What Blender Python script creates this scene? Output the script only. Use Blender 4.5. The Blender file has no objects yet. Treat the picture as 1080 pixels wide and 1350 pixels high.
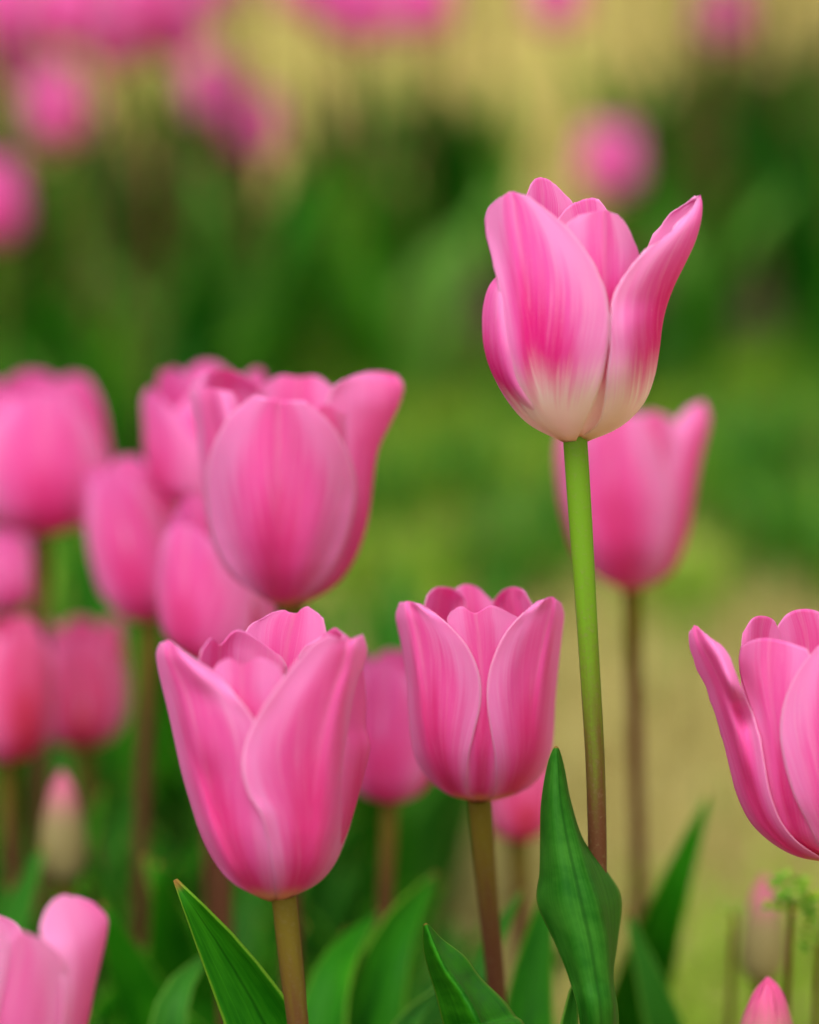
import bpy, math, random
import numpy as np
from mathutils import Vector

SC = bpy.context.scene
COL = SC.collection
R = math.radians
random.seed(7)

# ------------------------------------------------------------------ camera
FPX = 3750.0            # focal length in photograph pixels (100 mm on 36 mm frame height, 1350 px)
PITCH = R(15.0)
CAMZ = 0.63
cam = bpy.data.cameras.new("camera")
co = bpy.data.objects.new("camera", cam)
COL.objects.link(co)
co.location = (0, 0, CAMZ)
co.rotation_euler = (math.pi / 2 - PITCH, 0, 0)
cam.sensor_fit = 'VERTICAL'
cam.sensor_height = 36.0
cam.sensor_width = 28.8
cam.lens = 100.0
cam.clip_start = 0.01
cam.clip_end = 500
cam.dof.use_dof = True
cam.dof.focus_distance = 0.752
cam.dof.aperture_fstop = 4.3
SC.camera = co

# ------------------------------------------------------------------ light: bright overcast
w = bpy.data.worlds.new("World")
SC.world = w
w.use_nodes = True
nt = w.node_tree
nt.nodes.clear()
sky = nt.nodes.new("ShaderNodeTexSky")
sky.sky_type = 'NISHITA'
sky.sun_disc = False
SUN_EL, SUN_ROT = R(58), R(200)
sky.sun_elevation = SUN_EL
sky.sun_rotation = SUN_ROT
sky.air_density = 1.0
sky.dust_density = 4.0
sky.ozone_density = 1.0
hs = nt.nodes.new("ShaderNodeHueSaturation")     # cloud cover takes the blue out of the skylight
hs.inputs["Saturation"].default_value = 0.10
bg = nt.nodes.new("ShaderNodeBackground")
bg.inputs["Strength"].default_value = 0.14
wo = nt.nodes.new("ShaderNodeOutputWorld")
nt.links.new(sky.outputs[0], hs.inputs["Color"])
nt.links.new(hs.outputs[0], bg.inputs["Color"])
nt.links.new(bg.outputs[0], wo.inputs["Surface"])
sl = bpy.data.lights.new("sun", 'SUN')
sl.energy = 0.8
sl.angle = R(25)
sl.color = (1.0, 0.96, 0.9)
so = bpy.data.objects.new("sun", sl)
COL.objects.link(so)
# sky sun_rotation is measured clockwise from +Y seen from above
sd = Vector((math.sin(SUN_ROT) * math.cos(SUN_EL), math.cos(SUN_ROT) * math.cos(SUN_EL), math.sin(SUN_EL)))
so.rotation_euler = (-sd).to_track_quat('-Z', 'Y').to_euler()
SC.view_settings.view_transform = 'Standard'
SC.view_settings.look = 'None'
SC.view_settings.exposure = 0.90
SC.view_settings.gamma = 1.0

# ------------------------------------------------------------------ helpers
FWD = np.array((0, math.cos(PITCH), -math.sin(PITCH)))
UPV = np.array((0, math.sin(PITCH), math.cos(PITCH)))
RGT = np.array((1.0, 0, 0))
CAMP = np.array((0, 0, CAMZ))


def P(u, v, d):
    """World point seen at photograph pixel (u, v) at depth d metres."""
    return CAMP + FWD * d + RGT * ((u - 540) / FPX * d) + UPV * ((675 - v) / FPX * d)


def spline(xs, ys, x):
    """Cubic Hermite through points, ys may be (n,) or (n,k)."""
    xs = np.asarray(xs, float)
    ys = np.asarray(ys, float)
    one = ys.ndim == 1
    if one:
        ys = ys[:, None]
    n = len(xs)
    m = np.zeros_like(ys)
    dl = np.diff(ys, axis=0) / np.diff(xs)[:, None]
    m[0], m[-1] = dl[0], dl[-1]
    for i in range(1, n - 1):
        h0, h1 = xs[i] - xs[i - 1], xs[i + 1] - xs[i]
        m[i] = (dl[i - 1] * h1 + dl[i] * h0) / (h0 + h1)
    x = np.asarray(x, float)
    i = np.clip(np.searchsorted(xs, x) - 1, 0, n - 2)
    h = xs[i + 1] - xs[i]
    t = np.clip((x - xs[i]) / h, 0, 1)[..., None]
    h = h[..., None]
    r = ((2 * t**3 - 3 * t**2 + 1) * ys[i] + (t**3 - 2 * t**2 + t) * h * m[i]
         + (-2 * t**3 + 3 * t**2) * ys[i + 1] + (t**3 - t**2) * h * m[i + 1])
    return r[..., 0] if one else r


def link(name, me, mat, parent=None):
    me.materials.append(mat)
    o = bpy.data.objects.new(name, me)
    COL.objects.link(o)
    if parent is not None:
        o.parent = parent
    return o


def grid_mesh(name, V, UV):
    """V: (a, b, 3) points, UV: (a, b, 2)."""
    a, b = V.shape[:2]
    idx = np.arange(a * b).reshape(a, b)
    F = np.stack([idx[:-1, :-1], idx[:-1, 1:], idx[1:, 1:], idx[1:, :-1]], -1).reshape(-1, 4)
    me = bpy.data.meshes.new(name)
    me.from_pydata(V.reshape(-1, 3).tolist(), [], F.tolist())
    uvl = me.uv_layers.new(name="UVMap")
    li = np.empty(len(me.loops), dtype=np.int32)
    me.loops.foreach_get("vertex_index", li)
    uvl.data.foreach_set("uv", UV.reshape(-1, 2)[li].astype(np.float32).ravel())
    me.polygons.foreach_set("use_smooth", np.ones(len(me.polygons), dtype=bool))
    me.update()
    return me


def empty(name, loc):
    o = bpy.data.objects.new(name, None)
    o.empty_display_size = 0.02
    COL.objects.link(o)
    o.location = Vector(loc)
    return o


def tag(o, label=None, cat=None, group=None, kind=None):
    if label: o["label"] = label
    if cat: o["category"] = cat
    if group: o["group"] = group
    if kind: o["kind"] = kind
    return o


def solid(o, t):
    m = o.modifiers.new("thickness", 'SOLIDIFY')
    m.thickness = t
    m.offset = 0
    return o


# ------------------------------------------------------------------ materials
class NT:
    def __init__(self, name):
        self.m = bpy.data.materials.new(name)
        self.m.use_nodes = True
        self.t = self.m.node_tree
        self.t.nodes.clear()
        self.out = self.n("ShaderNodeOutputMaterial")

    def n(self, typ, **kw):
        nd = self.t.nodes.new(typ)
        for k, v in kw.items():
            setattr(nd, k, v)
        return nd

    def put(self, sock, v):
        if isinstance(v, bpy.types.NodeSocket):
            self.t.links.new(v, sock)
        elif v is not None:
            if isinstance(v, tuple) and len(v) == 3 and sock.type == 'RGBA':
                v = (*v, 1)
            sock.default_value = v

    def math(self, op, a, b=None, c=None, clamp=False):
        nd = self.n("ShaderNodeMath", operation=op, use_clamp=clamp)
        self.put(nd.inputs[0], a)
        if b is not None: self.put(nd.inputs[1], b)
        if c is not None: self.put(nd.inputs[2], c)
        return nd.outputs[0]

    def smooth(self, x, lo, hi, a=0.0, b=1.0):
        nd = self.n("ShaderNodeMapRange", interpolation_type='SMOOTHSTEP')
        for k, v in zip((0, 1, 2, 3, 4), (x, lo, hi, a, b)):
            self.put(nd.inputs[k], v)
        return nd.outputs[0]

    def mix(self, f, a, b, typ='MIX'):
        nd = self.n("ShaderNodeMix", data_type='RGBA', blend_type=typ)
        self.put(nd.inputs[0], f)
        self.put(nd.inputs[6], a)
        self.put(nd.inputs[7], b)
        return nd.outputs[2]

    def noise(self, vec, scale, detail=2.0, rough=0.5):
        nd = self.n("ShaderNodeTexNoise")
        self.put(nd.inputs["Vector"], vec)
        self.put(nd.inputs["Scale"], scale)
        self.put(nd.inputs["Detail"], detail)
        self.put(nd.inputs["Roughness"], rough)
        return nd.outputs[0]

    def xyz(self, x, y, z=0.0):
        nd = self.n("ShaderNodeCombineXYZ")
        for k, v in enumerate((x, y, z)):
            self.put(nd.inputs[k], v)
        return nd.outputs[0]

    def uv(self):
        nd = self.n("ShaderNodeTexCoord")
        s = self.n("ShaderNodeSeparateXYZ")
        self.t.links.new(nd.outputs["UV"], s.inputs[0])
        return s.outputs[0], s.outputs[1]

    def obj(self):
        return self.n("ShaderNodeTexCoord").outputs["Object"]

    def rnd(self):
        return self.n("ShaderNodeObjectInfo").outputs["Random"]

    def bump(self, h, strength, dist):
        nd = self.n("ShaderNodeBump")
        self.put(nd.inputs["Strength"], strength)
        self.put(nd.inputs["Distance"], dist)
        self.put(nd.inputs["Height"], h)
        return nd.outputs[0]

    def leafy(self, col, tcol, fac, rough, spec=0.3, normal=None, sheen=0.0):
        b = self.n("ShaderNodeBsdfPrincipled")
        self.put(b.inputs["Base Color"], col)
        self.put(b.inputs["Roughness"], rough)
        self.put(b.inputs["Specular IOR Level"], spec)
        if normal is not None: self.put(b.inputs["Normal"], normal)
        if sheen:
            self.put(b.inputs["Sheen Weight"], sheen)
            self.put(b.inputs["Sheen Roughness"], 0.4)
        t = self.n("ShaderNodeBsdfTranslucent")
        self.put(t.inputs["Color"], tcol)
        mx = self.n("ShaderNodeMixShader")
        self.put(mx.inputs[0], fac)
        self.t.links.new(b.outputs[0], mx.inputs[1])
        self.t.links.new(t.outputs[0], mx.inputs[2])
        self.t.links.new(mx.outputs[0], self.out.inputs["Surface"])
        return self.m


def petal_material(name, white_base=False):
    far_kind = name.startswith("magenta")
    g = NT(name)
    u, s = g.uv()                                   # u 0..1 across, s 0..1 base to tip
    t = g.math('SUBTRACT', g.math('MULTIPLY', u, 2.0), 1.0)
    at = g.math('ABSOLUTE', t)
    rnd = g.math('MULTIPLY', g.rnd(), 37.0)
    # veins fan out from the midrib towards the margin
    q = g.math('SUBTRACT', at, g.math('MULTIPLY', s, 0.55))
    sgn = g.math('MULTIPLY', g.math('SIGN', t), 3.7)
    vec = g.xyz(g.math('ADD', g.math('MULTIPLY', q, 1.0), sgn), g.math('MULTIPLY', s, 0.05), rnd)
    fine = g.noise(vec, 44.0, 4.0, 0.72)
    speck = g.noise(g.xyz(g.math('MULTIPLY', t, 1.0), g.math('MULTIPLY', s, 1.6), rnd), 70.0, 1.0)
    fold = g.noise(g.xyz(t, g.math('MULTIPLY', s, 0.6), rnd), 3.2, 2.0)
    coarse = g.noise(vec, 9.0, 2.0, 0.5)
    patch = g.noise(g.xyz(g.math('MULTIPLY', t, 1.2), g.math('MULTIPLY', s, 1.6), rnd), 1.7, 2.0)
    if white_base:
        light, mid, deep = (0.90, 0.33, 0.67), (0.86, 0.125, 0.49), (0.78, 0.010, 0.25)
    else:
        light, mid, deep = (0.89, 0.29, 0.64), (0.86, 0.125, 0.46), (0.77, 0.026, 0.235)
    if far_kind:
        light, mid, deep = (0.88, 0.27, 0.62), (0.86, 0.11, 0.48), (0.80, 0.02, 0.28)
    if name.startswith("red"):
        light, mid, deep = (0.86, 0.23, 0.50), (0.82, 0.10, 0.31), (0.66, 0.025, 0.06)
    if name.startswith("pale"):
        light, mid, deep = (0.90, 0.36, 0.68), (0.86, 0.20, 0.53), (0.78, 0.08, 0.36)
    # margins paler, centre deeper
    ef = g.math('ADD', g.smooth(at, 0.12, 0.95), g.math('MULTIPLY', g.math('SUBTRACT', coarse, 0.5), 0.7))
    ef = g.math('ADD', ef, g.smooth(s, 0.55, 1.0, 0.0, 0.55))
    ef = g.math('ADD', ef, g.math('MULTIPLY', g.math('SUBTRACT', fine, 0.5), 0.8))
    c = g.mix(g.smooth(ef, 0.35, 1.15), mid, light)
    df = g.math('MULTIPLY', g.smooth(at, 0.85 if white_base else 0.75, 0.05), g.smooth(s, 1.05 if white_base else 0.95, 0.35))
    df = g.math('ADD', df, 0.12 if white_base else 0.0)
    df = g.math('ADD', df, g.math('MULTIPLY', g.math('SUBTRACT', coarse, 0.5), 0.6))
    df = g.math('ADD', df, g.math('MULTIPLY', g.math('SUBTRACT', patch, 0.5), 0.5))
    c = g.mix(g.smooth(df, 0.25, 1.0, 0.0, 1.0 if white_base else 0.75), c, deep)
    # pale thread along the midrib near the tip
    mr = g.math('MULTIPLY', g.smooth(at, 0.10, 0.0), g.smooth(s, 0.45, 0.9))
    c = g.mix(g.math('MULTIPLY', mr, 0.18), c, (0.85, 0.50, 0.60))
    # pale thin margin
    c = g.mix(g.smooth(at, 0.93, 1.0, 0.0, 0.55), c, (0.90, 0.55, 0.74))
    # fine streaks and a few pale specks
    c = g.mix(g.smooth(speck, 0.70, 0.80, 0.0, 0.35), c, (0.90, 0.62, 0.72))
    c = g.mix(g.smooth(fine, 0.48, 0.75, 0.0, 0.42), c, (0.90, 0.48, 0.70))
    if white_base:
        sv = g.math('ADD', s, g.math('MULTIPLY', g.math('SUBTRACT', fine, 0.5), 0.40))
        sv = g.math('ADD', sv, g.math('MULTIPLY', g.math('SUBTRACT', coarse, 0.5), 0.05))
        sv = g.math('SUBTRACT', sv, g.math('MULTIPLY', g.smooth(at, 0.30, 0.0), 0.05))
        c = g.mix(g.smooth(sv, 0.45, 0.21), c, (0.95, 0.87, 0.78))
        c = g.mix(g.smooth(s, 0.08, 0.0, 0.0, 0.45), c, (0.82, 0.64, 0.26))
    else:
        sv = g.math('ADD', s, g.math('MULTIPLY', g.math('SUBTRACT', fine, 0.5), 0.12))
        sv = g.math('ADD', sv, g.math('MULTIPLY', at, 0.05))
        c = g.mix(g.smooth(sv, 0.15, 0.05, 0.0, 0.85), c, (0.78, 0.45, 0.22))
    tint = g.mix(g.smooth(s, 0.42, 0.25), (1.0, 0.62, 0.84), (1.0, 0.95, 0.88)) if white_base else (1.0, 0.62, 0.84)
    tc = g.mix(1.0, c, tint, 'MULTIPLY')
    nrm = g.bump(g.math('ADD', g.math('MULTIPLY', fine, 0.25), g.math('MULTIPLY', fold, 2.2)), 0.16, 0.0011)
    fac = g.smooth(s, 0.40, 0.15, 0.42, 0.64) if white_base else 0.47
    return g.leafy(c, tc, fac, 0.5, 0.13, nrm)


def leaf_material(name, dark, lite, edge, tr=0.22):
    g = NT(name)
    u, s = g.uv()
    t = g.math('SUBTRACT', g.math('MULTIPLY', u, 2.0), 1.0)
    at = g.math('ABSOLUTE', t)
    rnd = g.math('MULTIPLY', g.rnd(), 53.0)
    vein = g.noise(g.xyz(u, g.math('MULTIPLY', s, 0.025), rnd), 55.0, 2.0, 0.6)
    blot = g.noise(g.xyz(g.math('MULTIPLY', u, 0.6), g.math('MULTIPLY', s, 2.2), rnd), 5.0, 4.0, 0.6)
    f = g.math('ADD', g.math('MULTIPLY', vein, 0.34), g.math('MULTIPLY', blot, 0.74))
    c = g.mix(g.smooth(f, 0.26, 0.84), dark, lite)
    c = g.mix(g.math('MULTIPLY', g.smooth(at, 0.07, 0.0), 0.55), c, tuple(x * 0.45 for x in dark))
    c = g.mix(g.smooth(at, 0.91, 1.0, 0.0, 0.8), c, edge)
    c = g.mix(g.smooth(s, 0.988, 0.999, 0.0, 0.65), c, (0.36, 0.11, 0.04))
    tc = g.mix(1.0, c, (1.4, 1.5, 0.4), 'MULTIPLY')
    rough = g.smooth(blot, 0.3, 0.7, 0.44, 0.60)
    return g.leafy(c, tc, tr, rough, 0.09, g.bump(vein, 0.16, 0.0007))


def stem_material(name, top, bottom, a=0.25, b=0.75):
    g = NT(name)
    u, s = g.uv()                                   # s 0 top .. 1 ground
    sp = g.noise(g.obj(), 900.0, 2.0)
    lo = g.noise(g.xyz(g.math('MULTIPLY', u, 3.0), g.math('MULTIPLY', s, 6.0), 0.0), 3.0, 3.0)
    f = g.math('ADD', s, g.math('MULTIPLY', g.math('SUBTRACT', lo, 0.5), 0.10))
    f = g.math('ADD', f, g.math('MULTIPLY', g.math('SUBTRACT', sp, 0.5), 0.05))
    c = g.mix(g.smooth(f, a, b), top, bottom)
    c = g.mix(g.smooth(sp, 0.52, 0.72, 0.0, 0.22), c, (0.20, 0.17, 0.07))
    return g.leafy(c, c, 0.08, 0.5, 0.18, g.bump(sp, 0.12, 0.0003))


def island_material(name, cols, rough=0.7, tr=0.15):
    g = NT(name)
    ri = g.n("ShaderNodeNewGeometry").outputs["Random Per Island"]
    rp = g.n("ShaderNodeValToRGB")
    rp.color_ramp.interpolation = 'LINEAR'
    e = rp.color_ramp.elements
    while len(e) < len(cols):
        e.new(0.5)
    for k, cc in enumerate(cols):
        e[k].position = k / (len(cols) - 1)
        e[k].color = (*cc, 1)
    g.put(rp.inputs[0], ri)
    return g.leafy(rp.outputs[0], rp.outputs[0], tr, rough, 0.25)


def ground_material():
    g = NT("dry_lawn")
    o = g.obj()
    s = g.n("ShaderNodeSeparateXYZ")
    g.t.links.new(o, s.inputs[0])
    x, y = s.outputs[0], s.outputs[1]
    n1 = g.noise(o, 3.2, 4.0, 0.6)
    n2 = g.noise(o, 14.0, 4.0, 0.65)
    n3 = g.noise(o, 160.0, 3.0, 0.6)
    c = g.mix(g.smooth(n3, 0.3, 0.7), (0.27, 0.20, 0.045), (0.50, 0.40, 0.10))
    c = g.mix(g.smooth(n2, 0.50, 0.68, 0.0, 0.6), c, (0.20, 0.20, 0.03))
    # bare planted strip of the second row and of the near bed: dark soil
    wob = g.math('MULTIPLY', g.math('SUBTRACT', n1, 0.5), 0.9)
    yy = g.math('ADD', y, wob)
    bed = g.math('MULTIPLY', g.smooth(yy, 2.55, 2.8), g.smooth(yy, 3.75, 3.5))
    near = g.smooth(g.math('ADD', g.math('MULTIPLY', yy, 0.45), g.math('MULTIPLY', x, 2.4)), 0.60, 0.45)
    soil = g.mix(n3, (0.035, 0.022, 0.012), (0.10, 0.058, 0.03))
    c = g.mix(g.math('MAXIMUM', bed, near), c, soil)
    b = g.n("ShaderNodeBsdfPrincipled")
    g.put(b.inputs["Base Color"], c)
    g.put(b.inputs["Roughness"], 0.9)
    g.put(b.inputs["Specular IOR Level"], 0.15)
    g.put(b.inputs["Normal"], g.bump(n3, 0.6, 0.01))
    g.t.links.new(b.outputs[0], g.out.inputs["Surface"])
    return g.m


M_PINK = petal_material("pink_petal")
M_WHITE = petal_material("pink_petal_white_base", True)
M_PALE = petal_material("pale_pink_petal")
M_RED = petal_material("red_flushed_petal")
M_FAR = petal_material("magenta_pink_petal")
M_LEAF3 = leaf_material("tulip_leaf_pale", (0.05, 0.20, 0.012), (0.16, 0.36, 0.05), (0.20, 0.36, 0.04), 0.3)  # paler leaf colour, imitates sky glints on leaves of the far row
M_LEAF = leaf_material("tulip_leaf", (0.004, 0.095, 0.001), (0.034, 0.235, 0.004), (0.16, 0.34, 0.02), 0.30)
M_LEAF2 = leaf_material("tulip_leaf_waxy", (0.007, 0.092, 0.003), (0.045, 0.205, 0.016), (0.13, 0.30, 0.03), 0.26)
M_LEAF_D = leaf_material("tulip_leaf_dark", (0.003, 0.050, 0.001), (0.012, 0.105, 0.002), (0.05, 0.16, 0.01), 0.15)
M_LEAF_Y = leaf_material("tulip_leaf_yellow_green", (0.035, 0.20, 0.002), (0.11, 0.33, 0.008), (0.2, 0.36, 0.02), 0.35)
M_STEM_G = stem_material("green_stem", (0.125, 0.26, 0.008), (0.10, 0.036, 0.014), 0.07, 0.24)
M_STEM_B = stem_material("brown_stem", (0.14, 0.105, 0.010), (0.10, 0.034, 0.016), 0.0, 0.15)
M_BUDG = None

# ------------------------------------------------------------------ tulip parts
def default_profile(H, Rm, Rt, zm=0.42):
    return [(0, .05 * Rm), (.015 * H, .32 * Rm), (.075 * H, .66 * Rm), (.20 * H, .915 * Rm), (zm * H, Rm),
            (.66 * H, Rm + (Rt - Rm) * .34), (.85 * H, Rm + (Rt - Rm) * .70), (H, Rt)]


WPROF = ((0, .15, .35, .5, .7, .85, 1), (.24, .50, .82, .97, 1, .89, .64))


def petal_points(phi, H, Rm, Rt, W, lean=0.0, drop=0.45, p=2.2, notch=0.0, crease=3.0, edge=0.0, flat=1.08,
                 zm=0.42, rag=0.0, prof=None, wl=1.0, wr=1.0, wave=2.0, curl_tip=0.0, seed=0, na=40, nb=29, roff=0.0, twist=0.0, wprof=WPROF, imb=0.0):
    """Petal of a cup in local px units: x right, y away, z up. phi is the azimuth of its midrib (deg, -90 = camera)."""
    rs = random.Random(seed)
    pr = np.array(prof or default_profile(H, Rm, Rt, zm), float)
    chord = np.r_[0, np.cumsum(np.hypot(*np.diff(pr, axis=0).T))]
    Lc = chord[-1]
    uu = np.linspace(0, 1, na) ** 0.92
    tt = np.linspace(-1, 1, nb)
    U, T = np.meshgrid(uu, tt, indexing='ij')
    a1, a2, a3 = (rs.uniform(0, 6.28) for _ in range(3))
    Lt = 1 - drop * np.abs(T) ** p - notch * np.exp(-(T / 0.13) ** 2)
    if rag:
        Lt = Lt + rag * (np.sin(T * 23 + a1) + .6 * np.sin(T * 41 + a2) + .5 * np.sin(T * 67 + a3)) * (np.abs(T) > .15)
    S = np.clip(U * Lt, 0, 1)
    zr = spline(chord / Lc, pr, S)
    z, r = zr[..., 0], zr[..., 1] + roff * np.minimum(1, S * 6)
    wv = W * spline(*wprof, S)
    rho = np.maximum(np.maximum(r, 0.70 * Rm * np.minimum(1, S * 5)), 3) * flat
    wv = np.minimum(wv, np.maximum(r, 3) * 1.35 + 40 * S)
    wv = wv * np.where(T < 0, wl, wr)
    ang = T * wv / rho
    lat = rho * np.sin(ang)
    inn = rho * (1 - np.cos(ang))
    up = np.clip((S - .3) / .7, 0, 1)
    rad = r - inn + imb * T * np.minimum(1, S * 4)
    rad = rad - crease * np.exp(-(T / .10) ** 2) * np.clip(S * 1.4, 0, 1)       # midrib groove
    rad = rad + edge * np.abs(T) ** 4 * up                                        # margin turned out / in
    rad = rad + wave * np.sin(T * 5 + S * 7 + a1) * up + .6 * wave * np.sin(T * 9 - S * 5 + a2) * up
    rad = rad + curl_tip * np.clip((S - .8) / .2, 0, 1) ** 2
    lat = lat + lean * np.clip(S, 0, 1) ** 2 + twist * T * up
    f = R(phi)
    x = rad * math.cos(f) - lat * math.sin(f)
    y = rad * math.sin(f) + lat * math.cos(f)
    V = np.stack([x, y, z], -1)
    return V, np.stack([(T + 1) / 2, S], -1)


def petal_rows(rows, base, conv, cupr, u0, sign=-1, off=0.0, wave=1.0, rag=0.0, seed=0, na=46, nb=31, crease=0.0, tip=0.0, tilt=.22):
    """Petal through measured cross-sections, base row first. A row is 3 or 5 points (u, v[, y]) left margin .. midrib ..
    right margin; y is the depth from the flower's axis, taken from the cup's half-width where it is not given."""
    ox, oy, k = conv
    bu, bv, d = base
    vs = [c[0] for c in cupr][::-1] if cupr[0][0] > cupr[-1][0] else [c[0] for c in cupr]
    rr = [c[1] for c in cupr][::-1] if cupr[0][0] > cupr[-1][0] else [c[1] for c in cupr]
    vb = (bv - oy) * k
    A = []
    for r in rows:
        if len(r) == 3:
            mid = lambda a, b: tuple((a[i] + b[i]) / 2 for i in range(2))
            h = lambda a, b, f: mid(a, b) + (((a[2] + b[2]) / 2 * 1.38,) if len(a) > 2 and len(b) > 2 else ())
            r = [r[0], h(r[0], r[1], 0), r[1], h(r[1], r[2], 0), r[2]]
        q = []
        for p in r:
            ax = -(vb - p[1]) * tilt
            if len(p) > 2:
                y = ax + p[2]
            else:
                R_ = float(np.interp(p[1], vs, rr)) + off
                y = ax + sign * math.sqrt(max(R_ * R_ - (p[0] - u0) ** 2, 0.0))
            q.append((p[0], p[1], y))
        A.append(q)
    A = np.array(A, float)
    nr = len(A)
    ks = np.linspace(0, nr - 1, na)
    a = spline(np.arange(nr), A.reshape(nr, -1), ks).reshape(na, 5, 3)
    T = np.linspace(-1, 1, nb)
    b = spline(np.arange(5), a.transpose(1, 0, 2).reshape(5, -1), (T + 1) * 2).reshape(nb, na, 3).transpose(1, 0, 2)
    mid = b[:, nb // 2]
    L = np.r_[0, np.cumsum(np.linalg.norm(np.diff(mid, axis=0), axis=1))]
    S = np.broadcast_to((L / L[-1])[:, None], (na, nb))
    rs = random.Random(seed)
    a1, a2, a3 = (rs.uniform(0, 6.28) for _ in range(3))
    TT = np.broadcast_to(T[None, :], (na, nb))
    w = wave * k * np.sin(math.pi * np.clip(S, 0, 1)) ** .5
    b = b.copy()
    b[..., 2] += w * (np.sin(TT * 4.3 + S * 6 + a1) + .6 * np.sin(TT * 8 - S * 5 + a2)) - sign * crease * k * np.exp(-(TT / .09) ** 2) * S
    if rag:
        m = np.clip((np.maximum(S, np.abs(TT)) - .93) / .07, 0, 1) * np.clip((S - .35) / .3, 0, 1)
        b[..., 1] += rag * k * m * (np.sin(TT * 21 + S * 40 + a1) + .7 * np.sin(TT * 37 - S * 70 + a3))
        b[..., 0] += .7 * rag * k * m * (np.sin(S * 60 + a2) + .7 * np.sin(S * 105 + a3)) * np.abs(TT)
    u, v, y = ox + b[..., 0] / k, oy + b[..., 1] / k, b[..., 2] / k
    D = d + y * d / FPX
    V = (CAMP + FWD * D[..., None] + RGT * ((u - 540) / FPX * D)[..., None] + UPV * ((675 - v) / FPX * D)[..., None])
    return V, np.stack([(TT + 1) / 2, S], -1)


def rot_tilt(V, tx, ty):
    """Tilt the flower: tx leans its top to the right, ty away from the camera (degrees)."""
    a, b = R(tx), R(ty)
    x, y, z = V[..., 0], V[..., 1], V[..., 2]
    x, z = x * math.cos(a) + z * math.sin(a), -x * math.sin(a) + z * math.cos(a)
    y, z = y * math.cos(b) + z * math.sin(b), -y * math.sin(b) + z * math.cos(b)
    return np.stack([x, y, z], -1)


def tube(name, pts, rads, mat, parent, off, sides=14, n=40, ribs=0.02):
    pts = np.array(pts, float)
    ch = np.r_[0, np.cumsum(np.linalg.norm(np.diff(pts, axis=0), axis=1))]
    ch /= ch[-1]
    s = np.linspace(0, 1, n)
    C = spline(ch, pts, s)
    rr = np.interp(s, np.linspace(0, 1, len(rads)), rads)
    T = np.gradient(C, axis=0)
    T /= np.linalg.norm(T, axis=1)[:, None]
    X = np.cross(T, np.array((0.0, 1.0, 0.02)))
    X /= np.linalg.norm(X, axis=1)[:, None]
    Y = np.cross(T, X)
    a = np.linspace(0, 2 * math.pi, sides + 1)
    rad = rr[:, None] * (1 + ribs * np.sin(3 * a)[None, :] + .02 * np.sin(s * 40)[:, None])
    V = C[:, None, :] + rad[..., None] * (np.cos(a)[None, :, None] * X[:, None, :] + np.sin(a)[None, :, None] * Y[:, None, :])
    UV = np.stack(np.broadcast_arrays((a / (2 * math.pi))[None, :], s[:, None]), -1)
    return link(name, grid_mesh(name, V - off, UV), mat, parent)


LW = ((0, .12, .3, .5, .7, .85, .95, 1), (.42, .60, .92, 1.0, .80, .50, .22, .02))


def leaf(pts, width, mat, parent, off, face=-90.0, twist=0.0, ch=0.35, wave=0.05, na=36, nb=11, seed=0, thick=0.0007, name="leaf"):
    """Lance-shaped leaf along a base-to-tip midline. face: azimuth its upper side looks to (deg)."""
    rs = random.Random(seed)
    pts = np.array(pts, float)
    c0 = np.r_[0, np.cumsum(np.linalg.norm(np.diff(pts, axis=0), axis=1))]
    c0 /= c0[-1]
    s = np.linspace(0, 1, na)
    C = spline(c0, pts, s)
    T = np.gradient(C, axis=0)
    T /= np.linalg.norm(T, axis=1)[:, None]
    fa = R(face) + R(twist) * s
    Fv = np.stack([np.cos(fa), np.sin(fa), np.full(na, .15)], 1)
    S = np.cross(T, Fv)
    S /= np.linalg.norm(S, axis=1)[:, None]
    N = np.cross(S, T)
    w = width * np.maximum(spline(*LW, s), 0.008)
    t = np.linspace(-1, 1, nb)
    a1, a2 = rs.uniform(0, 6), rs.uniform(0, 6)
    nn = ch * t[None, :] ** 2 * w[:, None] + width * wave * (np.sin(s * 9 + a1)[:, None] * t[None, :] * np.abs(t[None, :])
         + .6 * np.sin(s * 17 + a2)[:, None] * np.abs(t[None, :]) ** 3) * np.sin(math.pi * s)[:, None]
    ww = w[:, None] * t[None, :] * (1 - .25 * ch * t[None, :] ** 2)
    V = C[:, None, :] + S[:, None, :] * ww[..., None] + N[:, None, :] * nn[..., None]
    UV = np.stack(np.broadcast_arrays((t[None, :] + 1) / 2, s[:, None]), -1)
    return solid(link(name, grid_mesh(name, V - off, UV), mat, parent), thick)


def loft(rows, mat, parent, off, na=60, nb=25, thick=0.0008, name="leaf"):
    """Leaf through explicit cross-sections (tip first), each a list of world points left to right."""
    A = np.array(rows, float)
    k, m = A.shape[:2]
    a = spline(np.arange(k), A.reshape(k, -1), np.linspace(0, k - 1, na)).reshape(na, m, 3)
    b = spline(np.arange(m), a.transpose(1, 0, 2).reshape(m, -1), np.linspace(0, m - 1, nb)).reshape(nb, na, 3).transpose(1, 0, 2)
    s = 1 - np.linspace(0, 1, na)
    t = np.linspace(0, 1, nb)
    UV = np.stack(np.broadcast_arrays(t[None, :], s[:, None]), -1)
    return solid(link(name, grid_mesh(name, b - off, UV), mat, parent), thick)


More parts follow.
